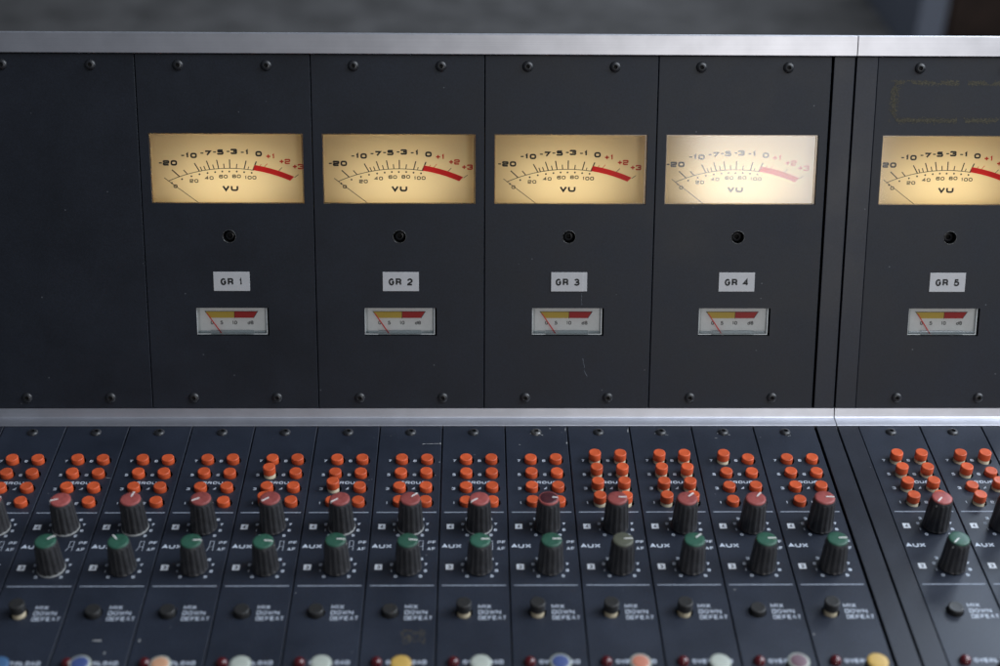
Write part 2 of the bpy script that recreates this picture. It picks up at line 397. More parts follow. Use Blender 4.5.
# knob body: fluted and tapered
NF = 14; NS = NF*6
def flute(i, k):
    ph = (i % 6)/6.0
    d = 1.0 if ph in (0,) else 1.0
    return 1.0-(0.055 if 1 <= (i % 6) <= 3 else 0.0)*(0 if k in (0, 5, 6, 7) else 1)
m = MB()
m.lathe([(7.7, 0.9), (7.65, 1.6), (7.55, 1.9), (6.5, 18.2), (6.4, 18.5), (6.2, 18.9), (6.05, 19.6), (5.8, 20.1)], n=NS, mod=flute, smooth=False)
knob_me = m.mesh('knob', [M['knob']])
m = MB(); m.lathe([(7.9, 0.05), (7.9, .7), (7.7, 1.1), (7.0, 1.15)], n=40); collar_me = m.mesh('collar', [M['silverring']])
def cap_mesh(mat, r=5.8, z=20.15, hh=1.0):
    m = MB(); m.lathe([(r, z-.3), (r, z+hh*.55), (r-.35, z+hh*.85), (r-1.2, z+hh), (r*.4, z+hh+.12), (.05, z+hh+.14)], n=40); return m.mesh('cap', [mat])
capm = {k: cap_mesh(M[k]) for k in M if k.startswith('cap_')}
capm['cap_purple'] = cap_mesh(M['cap_purple'], 5.2, 20.4)
m = MB(); m.lathe([(5.85, 19.9), (5.85, 20.8), (5.35, 21.1)], n=40); rim_me = m.mesh('cap_rim', [M['cap_red']])
m = MB(); m.lathe([(5.9, 19.9), (5.9, 20.9), (5.3, 21.15)], n=40); palerim_me = m.mesh('cap_rim', [M['cap_pale']])
m = MB(); m.box(1.2, 5.6, -.36, .36, 20.9, 21.52); m.box(5.55, 6.0, -.36, .36, 20.2, 21.1)
pointer_me = m.mesh('pointer', [M['pointer']])
m = MB(); m.box(0.6, 5.3, -.36, .36, 20.9, 21.52); m.add([(5.3,-.36,21.52),(5.3,.36,21.52),(6.05,.36,19.2),(6.05,-.36,19.2),(6.3,.36,17.6),(6.3,-.36,17.6)], [[0,3,2,1],[3,5,4,2]])
pointer_long = m.mesh('pointer', [M['pointer']])
# LED
m = MB(); m.lathe([(3.3, 0), (3.3, .5), (3.0, 1.6), (2.3, 2.6), (1.2, 3.2), (.1, 3.35)], n=28); led_me = m.mesh('led', [M['led']])

# screen print of a strip, split by what it marks
def dig(mb, s, x, y, h=2.0, mi=0, wr=.85): stroke_text(mb, s, x, y, h, wr, .27, .05, mi)
def prints():
    out = {}
    m = MB()
    for k, (x, y) in BTN.items(): dig(m, str(k), x-7.3, y+.1, 2.4, wr=.9)
    stroke_text(m, 'GROUP', 23.1, -56.9, 2.6, 1.02, .22, .05, gap=.22)
    out['group_lettering'] = m
    for nm, K, num in (('upper_dial_lettering', KR, '4'), ('lower_dial_lettering', KG, '3')):
        m = MB()
        for d in range(10):
            a = math.radians(225-30*d)
            m_r = 9.9
            if d == 0: a = math.radians(225)
            x = K[0]+m_r*math.cos(a); y = K[1]+m_r*math.sin(a)
            if d in (4, 5): continue
            dig(m, str(d), x, y, 2.1, 0, .9)
        m.box(4.3, 8.5, K[1]-1.7, K[1]+2.7, .02, .05, 3)
        stroke_text(m, num, 6.4, K[1]+.5, 2.6, .62, .2, .065, 1)
        out[nm] = m
    m = MB(); stroke_text(m, 'AUX', 1.6, -113.9, 3.3, 1.08, .25, .05, align='L', gap=.12)
    stroke_text(m, 'PF', 33.6, -110.7, 2.6, .85, .22, .05, align='L', gap=.2)
    stroke_text(m, 'AF', 33.3, -116.2, 2.6, .85, .22, .05, align='L', gap=.2)
    m.ribbon([(27.4, -117.6), (28.6, -114.6), (28.6, -109.4), (30.9, -109.4), (30.9, -117.4)], .26, .05)
    m.ribbon([(28.6, -114.0), (30.9, -114.0)], .26, .052)
    out['aux_lettering'] = m
    m = MB()
    for y in (-84.4, -146.2): m.box(2.5, 37.9, y-.33, y+.33, .02, .05)
    out['divider_line'] = m; m.m = [2]*len(m.m)
    m = MB()
    stroke_text(m, 'MIX', 22.6, -162.6, 2.9, .86, .17, .05, align='L', gap=.18)
    stroke_text(m, 'DOWN', 22.6, -166.9, 2.9, .86, .17, .052, align='L', gap=.18)
    stroke_text(m, 'DEFEAT', 22.6, -171.2, 2.9, .76, .17, .054, align='L', gap=.14)
    out['mixdown_lettering'] = m
    m = MB(); stroke_text(m, 'OVERLOAD', 14.4, -203.2, 2.9, .78, .22, .05, align='L', gap=.15)
    out['overload_lettering'] = m
    return {k: v.mesh(k, [M['ink'], M['inkdark'], M['inkdim'], M['inkbright']]) for k, v in out.items()}
PR = prints()
def wear_mesh(seed, marks, mat):
    m = MB()
    r = random.Random(seed)
    for (x, y, L, w, ang) in marks:
        n = max(2, int(L/1.0)+1); pts = []
        for i in range(n):
            t = i/(n-1)-.5
            pts.append((x+math.cos(ang)*L*t+r.uniform(-.12, .12), y+math.sin(ang)*L*t+r.uniform(-.12, .12)))
        for i in range(n-1): m.ribbon(pts[i:i+2], w*r.uniform(.5, 1.2), .03+.0005*i)
    return m.mesh('scratch', [mat])

def add_knob(parent, pos, cap, ang, long=False, collar=False, rim=False, caplabel=None, zs=1.0, pale=False, low=False):
    k = ob('knob', knob_me, parent, (pos[0], pos[1], 0), random.uniform(0, .3), label=caplabel); k.scale.z = zs*random.uniform(.985, 1.015); k.rotation_euler[0] = random.gauss(0, .008); k.rotation_euler[1] = random.gauss(0, .008)
    rz = -k.rotation_euler[2]
    c_ = ob('cap', capm[cap], k)
    if low: k.scale = (.92, .92, 1)
    if pale: ob('cap_rim', palerim_me, k); c_.scale = (.84, .84, 1.02)
    if rim: ob('cap_rim', rim_me, k)
    if ang is not None: ob('pointer', pointer_long if long else pointer_me, k, rz=rz+math.radians(ang+random.uniform(-3, 3)))
    if collar: ob('collar', collar_me, k)
    return k
LCAP = {'cap_red': 'black knob with red cap', 'cap_purple': 'black knob with dark centre and red rim', 'cap_green': 'black knob with green cap', 'cap_olive': 'black knob with faded grey green cap'}

def strip(idx, x, spec):
    t = thing('channel_strip', spec['label'], 'channel strip', 'channel strips of the mixing desk', desk_mat(x))
    ob('panel', strip_panel, t)
    sc = spec.get('screw', 'black')
    ob('screw', wornscrew_me if sc == 'worn' else screw_small, t, (19.9, -6.9, 0), random.uniform(0, 6), label='worn silver screw' if sc == 'worn' else None)
    up = spec.get('up', ())
    for k, (bx, by) in BTN.items():
        z = 5.1 if k in up else 1.6
        b = ob('group_button', cap_me, t, (bx+random.uniform(-.12, .12), by+random.uniform(-.1, .1), z+random.uniform(-.18, .12)), random.uniform(0, 6), label='raised orange button' if k in up else None)
        ob('plunger', plunger_me, b, (0, 0, -2.9))
    z = 6.2 if spec.get('mix') else 1.7
    b = ob('mixdown_button', bcap_me, t, (MIXB[0], MIXB[1], z), 0, label='raised black button' if spec.get('mix') else None)
    ob('plunger', plunger_me, b, (0, 0, -2.9))
    a = spec['red']; add_knob(t, KR, spec.get('rcap', 'cap_red'), a[0], 'L' in a[1], 'C' in a[1], rim='R' in a[1], caplabel=LCAP[spec.get('rcap', 'cap_red')], zs=1.06)
    a = spec['green']; add_knob(t, KG, spec.get('gcap', 'cap_green'), a[0], 'L' in a[1], 'C' in a[1], caplabel=LCAP[spec.get('gcap', 'cap_green')], zs=1.0)
    c = spec.get('low', ('cap_pale', 90)); add_knob(t, KB, c[0], None, False, True, low=True, pale=c[0] in ('cap_blue', 'cap_salmon', 'cap_mauve', 'cap_tan'), caplabel='knob with '+M[c[0]].name)
    ob('overload_lamp', led_me, t, (LED[0], LED[1], 0))
    for n, me in PR.items(): ob(n, me, t)
    if 'scr' in spec: ob('scratch', wear_mesh(idx, spec['scr'], M['wear']), t)
    if 'stain' in spec:
        r = random.Random(idx); mm = MB()
        x0, y0, w, h = spec['stain']
        for i in range(60):
            px, py, rr = x0+r.uniform(-w, w), y0+r.uniform(-h, h), r.uniform(.2, 1.1)
            nn = 7; mm.poly([(px+rr*r.uniform(.5, 1.3)*math.cos(2*PI*q/nn), py+rr*r.uniform(.5, 1.3)*math.sin(2*PI*q/nn)) for q in range(nn)], .012+.0003*i)
        ob('stain', mm.mesh('stain', [M['stain']]), t)
    return t

SW = [(16.5, -8, 1.2, .35, .5), (23.5, -9.5, 1.6, .3, -.6), (22.8, -6.2, 1.0, .3, 1.2)]
SP = {
 -13: dict(label='channel strip cut off by the edge, beneath the plain black panel', red=(20, 'C'), green=(200, 'C'), low=('cap_pale', 90)),
 -12: dict(label='outermost full strip with raised black button and light collars under both knobs', mix=1, red=(200, 'C'), green=(40, 'C'), low=('cap_teal', 90), scr=[(37.5, -52, 2.6, .25, 0)], ),
 -11: dict(label='strip with its red knob pointing straight away and the blue knob at its foot', red=(80, 'C'), green=(130, ''), low=('cap_blue', 60), scr=[(21, -187, 4.5, .8, 0), (27, -196, 1.2, .6, 1.4)]),
 -10: dict(label='strip with all buttons pressed and a tan capped knob at its foot', red=(210, 'L'), green=(0, ''), low=('cap_tan', 90), scr=[(3.5, -187, 1.8, .6, 1.4)]),
 -9: dict(label='strip whose orange buttons 5 and 1 stand up, the others pressed', up=(5, 1), red=(215, 'L'), green=(-8, 'L'), low=('cap_pale', 70)),
 -8: dict(label='strip with only orange button 3 standing up, its red knob over button 1', up=(3,), red=(215, 'C'), green=(-5, 'L'), low=('cap_pale', 45), scr=[(2.2, -152, .8, .6, 1)]),
 -7: dict(label='strip with a short white scratch near the top and a yellow knob at the foot', red=(50, 'C'), green=(-5, 'L'), low=('cap_yellow', 90), scr=[(33, -18.5, 10.5, .35, .03), (39.0, -18.2, 1.5, .5, 1.5), (38.8, -37, 1.2, .5, 1.5), (36.5, -50, .6, .4, 0)], stain=(28, -185, 6, 5)),
 -6: dict(label='strip with orange buttons pressed, black button raised and a pale knob at its foot', mix=1, red=(218, 'C'), green=(5, 'L'), low=('cap_pale', 90)),
 -5: dict(label='strip with a worn silver screw and a dark capped knob above its green one', mix=1, screw='worn', rcap='cap_purple', red=(0, 'RL'), green=(3, 'L'), low=('cap_blue', 90), scr=SW+[(38.8, -4, 2.5, .4, 1.5), (38.9, -18, 2, .5, 1.5), (9, -19.5, 1, .3, 0), (29, -3, .8, .4, 0)]),
 -4: dict(label='strip with all eight orange buttons standing up and a faded grey green knob', up=(1,2,3,4,5,6,7,8), mix=1, red=(0, 'L'), gcap='cap_olive', green=(5, 'L'), low=('cap_salmon', 90), scr=[(38.9, -5, 3, .5, 1.5)]),
 -3: dict(label='strip with all eight orange buttons standing up and a bright green knob', up=(1,2,3,4,5,6,7,8), mix=1, red=(45, ''), green=(45, ''), low=('cap_pale', 95), scr=SW),
 -2: dict(label='strip with only orange button 7 standing up', up=(7,), red=(50, ''), green=(0, 'L'), low=('cap_mauve', 90), scr=SW+[(14.5, -13, 1.6, .3, 0), (5, -150, .8, .6, 0)]),
 -1: dict(label='last strip before the wide black divider, all orange buttons pressed', mix=1, red=(0, 'L'), green=(0, 'L'), low=('cap_yellow', 90), scr=[(22, -10.5, 1.6, .3, .4), (3, -12, .8, .5, 0), (2, -184, 1, .6, 1)]),
 0: dict(label='strip just past the wide black divider, red and green pointers both aimed down', up=(1,2,3,4,5,7,6,8), red=(228, 'L'), green=(228, 'L'), low=('cap_pale', 90)),
 1: dict(label='strip with orange buttons 3 and 6 pressed and the rest standing up', up=(1,2,4,5,7,8), red=(230, 'L'), green=(228, 'L'), low=('cap_pale', 90)),
 2: dict(label='bare corner of a strip below tape GR 5, outermost in its section', up=(1,2), red=(230, ''), green=(228, ''), low=('cap_pale', 90)),
}
X2 = 28.3      # left edge of the second section's strips
for i in range(-13, 0): strip(i, i*STR, SP[i])
for i in range(0, 3): strip(i, X2+i*STR, SP[i])

# ------------------------------------------------------------------ meter modules (bridge local: x, y = up the panel, z = out)
S0, S1 = 31.9, 256.2
VW = (6.2, 101.0, 164.7, 208.1); GW = (30.6, 76.4, 80.0, 98.1); TH = (53.3, 143.9)
base = MB(); base.bevbox(.25, MOD-.25, S0, S1, -2.5, 0, .3)
cs = MB(); cs.box(VW[0], VW[1], VW[2], VW[3], -6, 6)
cs.box(GW[0], GW[1], GW[2], GW[3], -6, 6); cyl_solid(cs, TH[0], TH[1], 4.0, -6, 6, 32)
meter_panel = cut(base.mesh('p', [M['bridge']]), cs.mesh('c', [M['hole']]), 'meter_panel')
base = MB(); base.bevbox(.25, MOD-.25, S0, S1, -2.5, 0, .3); blank_panel = base.mesh('blank_panel', [M['bridge']])

D = -14.0
# VU case: open box behind the window, wider than the opening
m = MB()
x0, x1, y0, y1 = VW[0]-5, VW[1]+4.5, VW[2]-3, VW[3]+3.0
def tray(m, x0, x1, y0, y1, zt, zb, t=1.2):
    m.box(x0, x1, y0, y1, zb-t, zb); m.box(x0-t, x0, y0-t, y1+t, zb-t, zt); m.box(x1, x1+t, y0-t, y1+t, zb-t, zt)
    m.box(x0, x1, y0-t, y0, zb-t, zt); m.box(x0, x1, y1, y1+t, zb-t, zt)
tray(m, x0, x1, y0, y1, -3.0, -44)
vu_case = m.mesh('vu_case', [M['casing']])
m = MB(); m.box(x0+.3, x1-.3, y0+.3, y1-.3, D-.5, D); m = MB(); m.quad((x0, y0, D), (x1, y0, D), (x1, y1, D), (x0, y1, D)); vu_dial = m.mesh('dial', [M['dial']])
# arc of the scale through measured points
def circ3(a, b, c):
    ax, ay = a; bx, by = b; cx, cy = c
    d = 2*(ax*(by-cy)+bx*(cy-ay)+cx*(ay-by))
    ux = ((ax*ax+ay*ay)*(by-cy)+(bx*bx+by*by)*(cy-ay)+(cx*cx+cy*cy)*(ay-by))/d
    uy = ((ax*ax+ay*ay)*(cx-bx)+(bx*bx+by*by)*(ax-cx)+(cx*cx+cy*cy)*(bx-ax))/d
    return ux, uy, math.hypot(ax-ux, ay-uy)
ux, uy, ur = circ3((14.4, 177.0), (52.6, 185.0), (90.6, 177.3))
def arc(r, xa, xb, n=24):
    out = []
    for i in range(n+1):
        x = xa+(xb-xa)*i/n; out.append((x, uy+math.sqrt(r*r-(x-ux)**2)))
    return out
m = MB(); Z = D+.05
m.ribbon(arc(ur, 14.2, 68.0), .40, Z)
for a, b, w in [((21.4,179.6),(16.6,184.0),.45),((26.2,181.3),(23.9,183.9),.4),((33.8,183.2),(30.9,188.2),.45),((35.5,183.4),(34.4,185.9),.4),((37.7,183.8),(36.7,186.4),.4),
                ((40.4,184.2),(38.5,189.7),.45),((43.1,184.5),(42.3,187.3),.4),((46.0,184.7),(44.9,190.3),.45),((49.5,185.0),(49.2,187.9),.4),((53.0,185.1),(53.0,190.6),.45),
                ((57.1,185.1),(57.5,187.8),.4),((62.0,184.7),(63.4,189.8),.45),((64.4,184.6),(64.9,186.1),.35),((67.4,183.9),(69.8,189.4),.5)]:
    m.ribbon([a, b], w*1.5, Z+.004)
for x, y in [(16.2,175.6),(22.7,178.1),(28.7,179.9),(33.8,181.2),(38.9,182.0),(43.7,182.6),(48.2,183.0),(52.6,183.0),(57.3,183.0),(61.9,182.6),(66.6,182.2)]: m.disc(x, y, Z+.002, .58, 10)
for s, x, y in [('20',15.6,188.3),('10',29.0,193.0),('7',39.5,194.5),('5',47.4,195.2),('3',55.9,195.6),('1',64.0,195.1)]:
    W = stroke_text(m, s, x, y, 3.4, 1.22, .31, Z+.01, gap=.2)
    m.ribbon([(x-W/2-2.4, y), (x-W/2-.6, y)], .75, Z+.01)
stroke_text(m, '0', 71.4, 194.2, 3.4, 1.22, .31, Z+.01)
for s, x, y in [('0',18.4,173.6),('20',30.2,177.0),('40',39.8,178.9),('60',48.7,179.8),('80',57.0,180.0),('100',65.7,179.2)]:
    stroke_text(m, s, x, y, 2.25, 1.12, .24, Z+.01, gap=.2)
stroke_text(m, 'VU', 52.8, 172.5, 3.8, 1.26, .31, Z+.01, gap=.16)
vu_scale = m.mesh('scale_print', [M['dialblack']])
m = MB()
a1 = arc(ur, 67.7, 90.7, 16); n = len(a1)
top = [(fit(68.4, 93.3, i/(n-1)), uy+math.sqrt((ur+3.4)**2-(fit(68.4, 93.3, i/(n-1))-ux)**2)) for i in range(n)]
for i in range(n-1): m.quad((*a1[i], Z+.02), (*a1[i+1], Z+.02), (*top[i+1], Z+.02), (*top[i], Z+.02))
vu_red = m.mesh('red_zone', [M['zonered']])
m = MB()
for a, b in [((71.5,186.1),(72.8,187.6)),((74.6,185.8),(76.6,188.0)),((83.5,183.3),(85.8,185.6)),((93.4,179.3),(96.0,181.2))]: m.ribbon([a, b], .35, Z+.006, mi=1 if a[0] > 80 else 0)
stroke_text(m, '+1', 78.8, 192.6, 3.3, 1.1, .25, Z+.01, gap=.15); stroke_text(m, '+2', 87.7, 189.4, 3.3, 1.1, .25, Z+.01, gap=.12); stroke_text(m, '+3', 95.9, 186.2, 3.3, 1.1, .25, Z+.01, gap=.12)
vu_redtext = m.mesh('red_numerals', [M['dialredtext'], M['dialblack']])
m = MB()
dx, dy = 33.0-12.0, 163.3-179.1; Ln = math.hypot(dx, dy); nx, ny = -dy/Ln*.17, dx/Ln*.17
p0 = (12.0, 179.1); p1 = (12.0+dx*1.25, 179.1+dy*1.25)
for za, zb in ((D+1.6, D+1.9),):
    vs = [(p0[0]-nx, p0[1]-ny, za), (p1[0]-nx, p1[1]-ny, za), (p1[0]+nx, p1[1]+ny, za), (p0[0]+nx, p0[1]+ny, za)]
    vs += [(a, b, zb) for a, b, _ in vs]
    m.add(vs, [[0,3,2,1],[4,5,6,7],[0,1,5,4],[1,2,6,5],[2,3,7,6],[3,0,4,7]])
vu_needle = m.mesh('needle', [M['needle']])
m = MB(); m.quad((VW[0]-1.5, VW[2]-1.5, -2.8), (VW[1]+1.5, VW[2]-1.5, -2.8), (VW[1]+1.5, VW[3]+1.5, -2.8), (VW[0]-1.5, VW[3]+1.5, -2.8)); vu_glass = m.mesh('clear_cover', [M['glass']])
# bright edge of the clear cover seen along the window rim
m = MB(); e = .55
for (a, b, c, d) in ((VW[0]+.05, VW[0]+e, VW[2]+.05, VW[3]-.05), (VW[1]-1.1, VW[1]-.05, VW[2]+.05, VW[3]-.05), (VW[0]+e, VW[1]-1.1, VW[2]+.05, VW[2]+.5), (VW[0]+e, VW[1]-1.1, VW[3]-.6, VW[3]-.05)):
    m.box(a, b, c, d, -2.6, -1.6)
vu_rim = m.mesh('cover_rim', [clear('cover edge', .25, (.75, .70, .62), 1.4, 1.6)])
# hole with black adjusting screw
m = MB(); m.lathe([(4.1, -9), (3.95, -2.55)], n=32, closetop=False); m.disc(0, 0, -9, 4.2, 24)
adj_hole = m.mesh('adjusting_hole', [M['hole']])
m = MB(); m.lathe([(3.3, -8.8), (3.3, -4.6), (2.9, -3.9), (1.7, -3.7)], n=28, closetop=False); m.lathe([(1.7, -3.7), (1.5, -6)], n=28, closetop=False); m.disc(0, 0, -6, 1.7, 20, 1)
adj_screw = m.mesh('adjusting_screw', [M['screw'], M['hole']])
m = MB(); m.lathe([(4.25, 0.0), (4.2, .12), (3.98, .1), (3.95, -1.2)], n=40, closetop=False); adj_rim = m.mesh('hole_rim', [M['wornscrew']])
# small gain reduction meter
gx0, gx1, gy0, gy1 = 31.0, 74.6, 81.0, 97.9
m = MB(); tray(m, gx0, gx1, gy0+.2, gy1+1.5, -.9, -2.9, .6); m.box(GW[0]-4, GW[1]+4, GW[2]-4, GW[3]+4, -9, -8.5, 1)
gr_case = m.mesh('gain_meter_case', [M['smallcase'], M['hole']])
m = MB(); m.box(gx0+1.4, gx1-1.2, gy0+.3, gy1, -2.8, -2.5); gr_dial = m.mesh('dial', [M['smalldial']])
m = MB(); z = -2.4
m.poly([(38.8, 91.1), (54.2, 91.1), (54.3, 95.2), (35.9, 95.2)], z); gr_yellow = m.mesh('yellow_band', [M['yellowband']])
m = MB(); m.poly([(54.2, 91.1), (66.2, 91.1), (68.8, 95.2), (54.3, 95.2)], z); gr_red = m.mesh('red_band', [M['dialred']])
m = MB(); m.ribbon([(38.9, 91.1), (35.7, 95.35), (69.1, 95.35), (66.3, 91.0)], .32, z+.02); m.ribbon([(54.2, 90.8), (54.3, 95.3)], .3, z+.02)
for s, x in (('0', 39.9), ('5', 46.0), ('10', 54.2), ('dB', 64.3)): stroke_text(m, s, x, 88.0, 2.3, .75, .19, z+.02, gap=.12)
gr_scale = m.mesh('scale_print', [M['dialblack']])
m = MB(); m.add([(36.5,94.3,-1.9),(37.2,94.3,-1.9),(47.0,79.9,-1.9),(46.1,79.9,-1.9),(36.5,94.3,-1.7),(37.2,94.3,-1.7),(47.0,79.9,-1.7),(46.1,79.9,-1.7)], [[0,1,2,3],[4,7,6,5],[0,4,5,1],[1,5,6,2],[2,6,7,3],[3,7,4,0]])
gr_needle = m.mesh('needle', [M['redneedle']])
m = MB(); m.quad((gx0-.2, gy0+.9, -1.2), (gx1+.2, gy0+.9, -1.2), (gx1+.2, gy1+1.3, -1.2), (gx0-.2, gy1+1.3, -1.2)); gr_cover = m.mesh('clear_cover', [M['smallglass']])
m = MB(); m.bevbox(39.4, 66.6, GW[2]+.15, 83.3, -1.15, -.3, .4); m.bevbox(gx0+.3, 39.2, 81.3, 82.9, -1.15, -.5, .3); m.bevbox(66.8, gx1-.3, 81.3, 82.9, -1.15, -.5, .3)
tint = clear('clear lug', .2, (.80, .84, .86), 1.3, 1.55); gr_lug = m.mesh('mounting_lug', [tint])
m = MB(); m.bevbox(42.4, 65.2, 109.1, 121.4, 0.02, .28, .08); tape = m.mesh('name_tape', [M['paper']])
m = MB(); m.bevbox(42.4, 62.6, 109.1, 121.4, 0.3, .5, .05); tape2 = m.mesh('top_layer', [M['paper']])

LAMP = .0260
def meter_module(x, num, label, extra=None):
    t = thing('meter_module', label, 'meter module', 'meter modules of the upper bridge', bridge_mat(x))
    ob('panel', meter_panel, t)
    for sx, sy in ((26.3, 249.4), (79.9, 249.4), (26.6, 38.9), (80.0, 38.9)):
        ob('screw', screw_me, t, (sx, sy, 0), random.uniform(0, 6))
    v = ob('volume_meter', vu_case, t)
    hot = {1: .95, 2: .9, 3: 1.0, 4: .78, 5: 1.1}[num]
    for n, me in (('dial', vu_dial), ('scale_print', vu_scale), ('red_zone', vu_red), ('red_numerals', vu_redtext), ('needle', vu_needle), ('clear_cover', vu_glass), ('cover_rim', vu_rim)):
        ob(n, me, v)
    ld = bpy.data.lights.new('meter_lamp', 'AREA'); ld.shape = 'RECTANGLE'; ld.size = .062; ld.size_y = .012; ld.energy = LAMP*hot; ld.color = (1, .88, .64)
    lo = ob('meter_lamp', ld, v, (52, 176, -40), 0); lo.rotation_euler = (PI, 0, 0)
    h = ob('adjusting_hole', adj_hole, t, (TH[0], TH[1], 0)); ob('adjusting_screw', adj_screw, h, rz=random.uniform(0, 3)); ob('hole_rim', adj_rim, h)
    g = ob('gain_meter', gr_case, t)
    for n, me in (('dial', gr_dial), ('yellow_band', gr_yellow), ('red_band', gr_red), ('scale_print', gr_scale), ('needle', gr_needle), ('clear_cover', gr_cover), ('mounting_lug', gr_lug)):
        ob(n, me, g)
    l = ob('name_tape', tape, t, label='white tape reading GR %d' % num)
    off = 0.3
    if num == 3: ob('top_layer', tape2, l); off = .52
    tm = MB(); stroke_text(tm, 'GR %d' % num, 52.9 if num == 3 else 53.8, 115.1, 4.6, .80, .235, off+.03, gap=.18, font=HV); ob('lettering', tm.mesh('lettering', [M['dialblack']]), l)
    if extra: extra(t)
    return t

def glue(t):
    r = random.Random(3); mm = MB(); k = 0
    # rectangle outline of dried glue left by a removed plate
    X0, X1, Y0, Y1 = 11.5, 98.0, 217.5, 240.5
    path = []
    def seg(a, b, n):
        for i in range(n): path.append((a[0]+(b[0]-a[0])*i/n, a[1]+(b[1]-a[1])*i/n))
    seg((X0, Y1), (X1, Y1), 340); seg((X1, Y1), (X1, Y0), 100); seg((X1, Y0), (X0, Y0), 340); seg((X0, Y0), (X0, Y1), 110)
    from mathutils import noise
    for (x, y) in path:
        wide = 3.0 if x < X0+2 else 2.0
        for q in range(5):
            px = x+r.gauss(0, 1)*wide*.45; py = y+r.gauss(0, 1)*wide*.38
            if noise.noise(Vector((px*.12, py*.12, 4))) < -.2: continue
            rr = r.uniform(.1, .45)
            nn = 5; mm.poly([(px+rr*r.uniform(.5, 1.3)*math.cos(2*PI*u/nn), py+rr*r.uniform(.5, 1.3)*math.sin(2*PI*u/nn)) for u in range(nn)], (.02+.00003*k)); k += 1
    ob('glue_residue', mm.mesh('glue_residue', [M['glue']]), t, label='rectangular outline of dried glue')
def hairline(t):
    ob('scratch', wear_mesh(5, [(64, 62, 6, .13, 1.75), (65.5, 55, 5, .12, 2.0), (62, 104, 8, .08, 1.6)], M['inkdim']), t)

b = thing('blank_module', 'plain black panel with no meters at the left end of the bridge', 'blank panel', None, bridge_mat(-5*MOD))
ob('panel', blank_panel, b)
for sx, sy in ((26.3, 249.4), (79.9, 249.4), (26.6, 38.9), (80.0, 38.9)): ob('screw', screw_me, b, (sx, sy, 0), random.uniform(0, 6))
for k in range(4):
    meter_module((k-4)*MOD, k+1, ['meter panel with tape GR 1, next to the blank panel', 'meter panel with tape reading GR 2', 'meter panel with tape GR 3 made of two overlapping pieces', 'meter panel with tape GR 4, its big meter washed out by a reflection'][k], hairline if k == 2 else None)
meter_module(28.2, 5, 'meter panel with tape GR 5 and a brown glue outline above its meter', glue)

# ------------------------------------------------------------------ frames (aluminium rails, cheeks, bodies)
def prism_yz(mb, prof, x0, x1, mi=0):
    n = len(prof); b = len(mb.v)
    for x in (x0, x1):
        for y, z in prof: mb.v.append((x, y, z))
    mb.f.append([b+i for i in range(n)]); mb.f.append([b+2*n-1-i for i in range(n)])
    for i in range(n):
        j = (i+1) % n; mb.f.append([b+i, b+n+i, b+n+j, b+j])
    mb.m += [mi]*(n+2); mb.sm += [False]*(n+2)
c, s = math.cos(PHI), math.sin(PHI)
def B2W(sy, n): return (sy*c-n*s, sy*s+n*c-23.71)
def frame(xa, xb, cheek_x0, cheek_x1, label):
    f = thing('console_frame', label, 'console frame', 'console frames')
    # rail between desk and bridge: lower flat facet, upper steeper facet
    hi = B2W(31.7, .25); bk = B2W(32.2, -6)
    m = MB(); prism_yz(m, [(0.0, -2), (0.0, .2), (0.3, .45), (7.9, .75), (8.35, 1.05), hi, bk, (12, -2)], xa, xb); ob('joint_rail', m.mesh('joint_rail', [M['alu2']]), f)
    p = [B2W(256.5, -6), B2W(256.5, 1.4), B2W(256.9, 1.8), B2W(268.3, 1.8), B2W(268.9, 1.2), B2W(268.9, -6)]
    m = MB(); prism_yz(m, p[::-1], xa, xb); ob('top_rail', m.mesh('top_rail', [M['alu']]), f)
    # cheeks next to the modules
    m = MB(); m.bevbox(cheek_x0, cheek_x1, YB, -.2, -2, 0, .35); ob('desk_trim', m.mesh('desk_trim', [M['frame']]), f)
    m = MB(); m.bevbox(cheek_x0, cheek_x1, S0, S1, -2.5, 0, .3)
    o = ob('bridge_trim', m.mesh('bridge_trim', [M['frame']]), f)
    if cheek_x0 < 5:      # closing strip at the outer end of the desk
        m = MB(); m.bevbox(-534, -520.3, YB, -.2, -2, 0, .35); ob('end_trim', m.mesh('end_trim', [M['frame']]), f)
    else:
        m = MB(); m.bevbox(135.2, 148.8, S0, S1, -2.5, 0, .3); e2 = ob('end_trim', m.mesh('end_trim', [M['frame']]), f); e2.matrix_local = bridge_mat(0)
    o.matrix_local = bridge_mat(0)
    # bodies under the panels: closed tubs that leave room for the meter cases
    m = MB()
    m.box(xa+.5, xb-.5, YB+1, -.2, -70, -30); m.box(xa+.5, xb-.5, -.18, .6, -70, -2.1); m.box(xa+.5, xb-.5, YB, YB+1, -70, -2.4)
    for q in (xa+.5, xb-1.7): m.box(q, q+1.2, YB+1, -.2, -30, -2.4)
    prism_yz(m, [B2W(30, -80), B2W(30, -50), B2W(262, -50), B2W(262, -80)], xa+.5, xb-.5)
    prism_yz(m, [B2W(258, -50), B2W(258, -6.2), B2W(262, -6.2), B2W(262, -50)], xa+.5, xb-.5)
    prism_yz(m, [B2W(28, -50), B2W(28, -6.2), B2W(30, -6.2), B2W(30, -50)], xa+.5, xb-.5)
    for q in (xa+.5, xb-1.7): prism_yz(m, [B2W(30, -50), B2W(30, -2.6), B2W(258, -2.6), B2W(258, -50)], q, q+1.2)
    ob('body', m.mesh('body', [M['hole']]), f)
XL, XR = -536.0, 149.5
frame(XL, 14.35, 1.25, 14.1, 'black frame with long aluminium rails holding the left section and four meters')
frame(15.0, XR, 15.2, 28.35, 'black frame with short aluminium rails holding the section at the right edge')

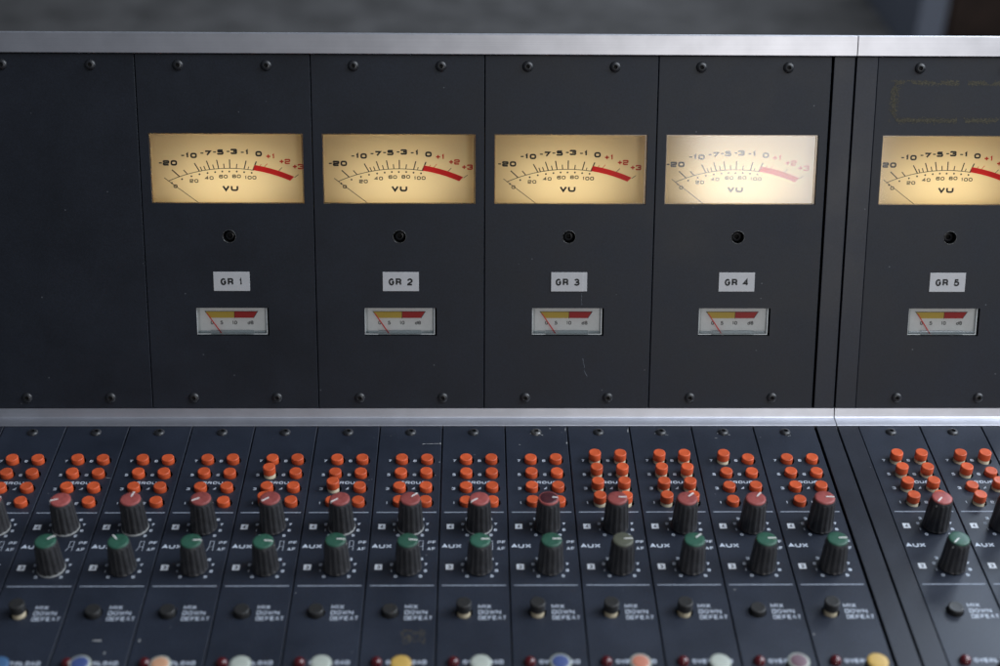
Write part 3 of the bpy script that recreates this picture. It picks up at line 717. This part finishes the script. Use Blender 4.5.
# ------------------------------------------------------------------ surroundings
def structure(name, me, kind='structure'):
    o = bpy.data.objects.new(name, me); COL.objects.link(o); o['kind'] = kind; return o
mt, nt, bs = new_mat('speckled carpet')
tc = nt.nodes.new('ShaderNodeTexCoord'); n1 = nt.nodes.new('ShaderNodeTexNoise'); n1.inputs['Scale'].default_value = 9; n1.inputs['Detail'].default_value = 8; n1.inputs['Roughness'].default_value = .75
nt.links.new(tc.outputs['Object'], n1.inputs['Vector'])
cr = nt.nodes.new('ShaderNodeValToRGB'); cr.color_ramp.elements[0].position = .35; cr.color_ramp.elements[0].color = (.050, .047, .044, 1); cr.color_ramp.elements[1].position = .68; cr.color_ramp.elements[1].color = (.118, .110, .105, 1)
nt.links.new(n1.outputs['Fac'], cr.inputs['Fac']); nt.links.new(cr.outputs['Color'], bs.inputs['Base Color']); bs.inputs['Roughness'].default_value = .95; bs.inputs['Specular IOR Level'].default_value = .1
m = MB(); m.box(-6000, 6000, -4000, 6000, -800, -750); structure('floor', m.mesh('floor', [mt]))
m = MB(); m.box(905, 2100, 2500, 3000, -748, -60); m.box(930, 2080, 2485, 2499, -700, -100)
cab = thing('wooden_cabinet', 'blurred dark brown wooden cabinet on the carpet behind the console', 'cabinet', me=m.mesh('cabinet', [M['wood']]))
m = MB(); m.bevbox(838, 902, 2440, 2990, -748, -40, 4)
post = thing('cabinet_side_post', 'blurred pale grey upright beside the brown cabinet', 'post', me=m.mesh('post', [M['post']]))

# ------------------------------------------------------------------ camera
cam = bpy.data.cameras.new('camera'); co = bpy.data.objects.new('camera', cam); COL.objects.link(co)
cam.lens = 50.004; cam.sensor_width = 36; cam.sensor_fit = 'HORIZONTAL'; cam.clip_start = .01; cam.clip_end = 100
r = Vector((0.99981935, -0.01547875, 0.01103049)); u = Vector((-7.07024003e-04, 5.49651108e-01, 8.35394015e-01)); f = Vector((0.01899378, 0.8352509, -0.54954087))
co.matrix_world = Matrix(((r.x, u.x, -f.x, -.220087148), (r.y, u.y, -f.y, -.713751813), (r.z, u.z, -f.z, .541247247), (0, 0, 0, 1)))
cam.dof.use_dof = True; cam.dof.focus_distance = .868; cam.dof.aperture_fstop = 4.2
scn.camera = co

# ------------------------------------------------------------------ light
w = bpy.data.worlds.new('World'); scn.world = w; w.use_nodes = True
bg = w.node_tree.nodes['Background']; bg.inputs['Color'].default_value = (.72, .82, 1, 1); bg.inputs['Strength'].default_value = .10
def area(name, loc, target, sx, sy, power, col):
    l = bpy.data.lights.new(name, 'AREA'); l.shape = 'RECTANGLE'; l.size = sx; l.size_y = sy; l.energy = power; l.color = col
    o = bpy.data.objects.new(name, l); COL.objects.link(o); o.location = loc
    d = Vector(target)-Vector(loc); o.rotation_euler = d.to_track_quat('-Z', 'Y').to_euler(); return o
area('window_light', (1.35, .15, .95), (0, 0, 0), 1.1, 1.0, 25, (.82, .90, 1))
area('far_window_light', (1.5, 3.3, 2.1), (0.1, .4, 0), 3.0, 1.2, 150, (.72, .84, 1))
area('overhead_bounce_light', (.85, -.25, 1.6), (.05, 0, .05), 1.4, 1.2, 26, (.86, .92, 1))  # broad overhead lamp, added to imitate light bounced off the ceiling
area('front_window_light', (.292, -1.36, .55), (.03, .06, .15), .29, .34, 3.7, (1, .975, .95))

scn.view_settings.view_transform = 'Standard'; scn.view_settings.look = 'None'; scn.view_settings.exposure = 0; scn.view_settings.gamma = 1
scn.render.engine = 'CYCLES'
scn.cycles.max_bounces = 8; scn.cycles.transparent_max_bounces = 16
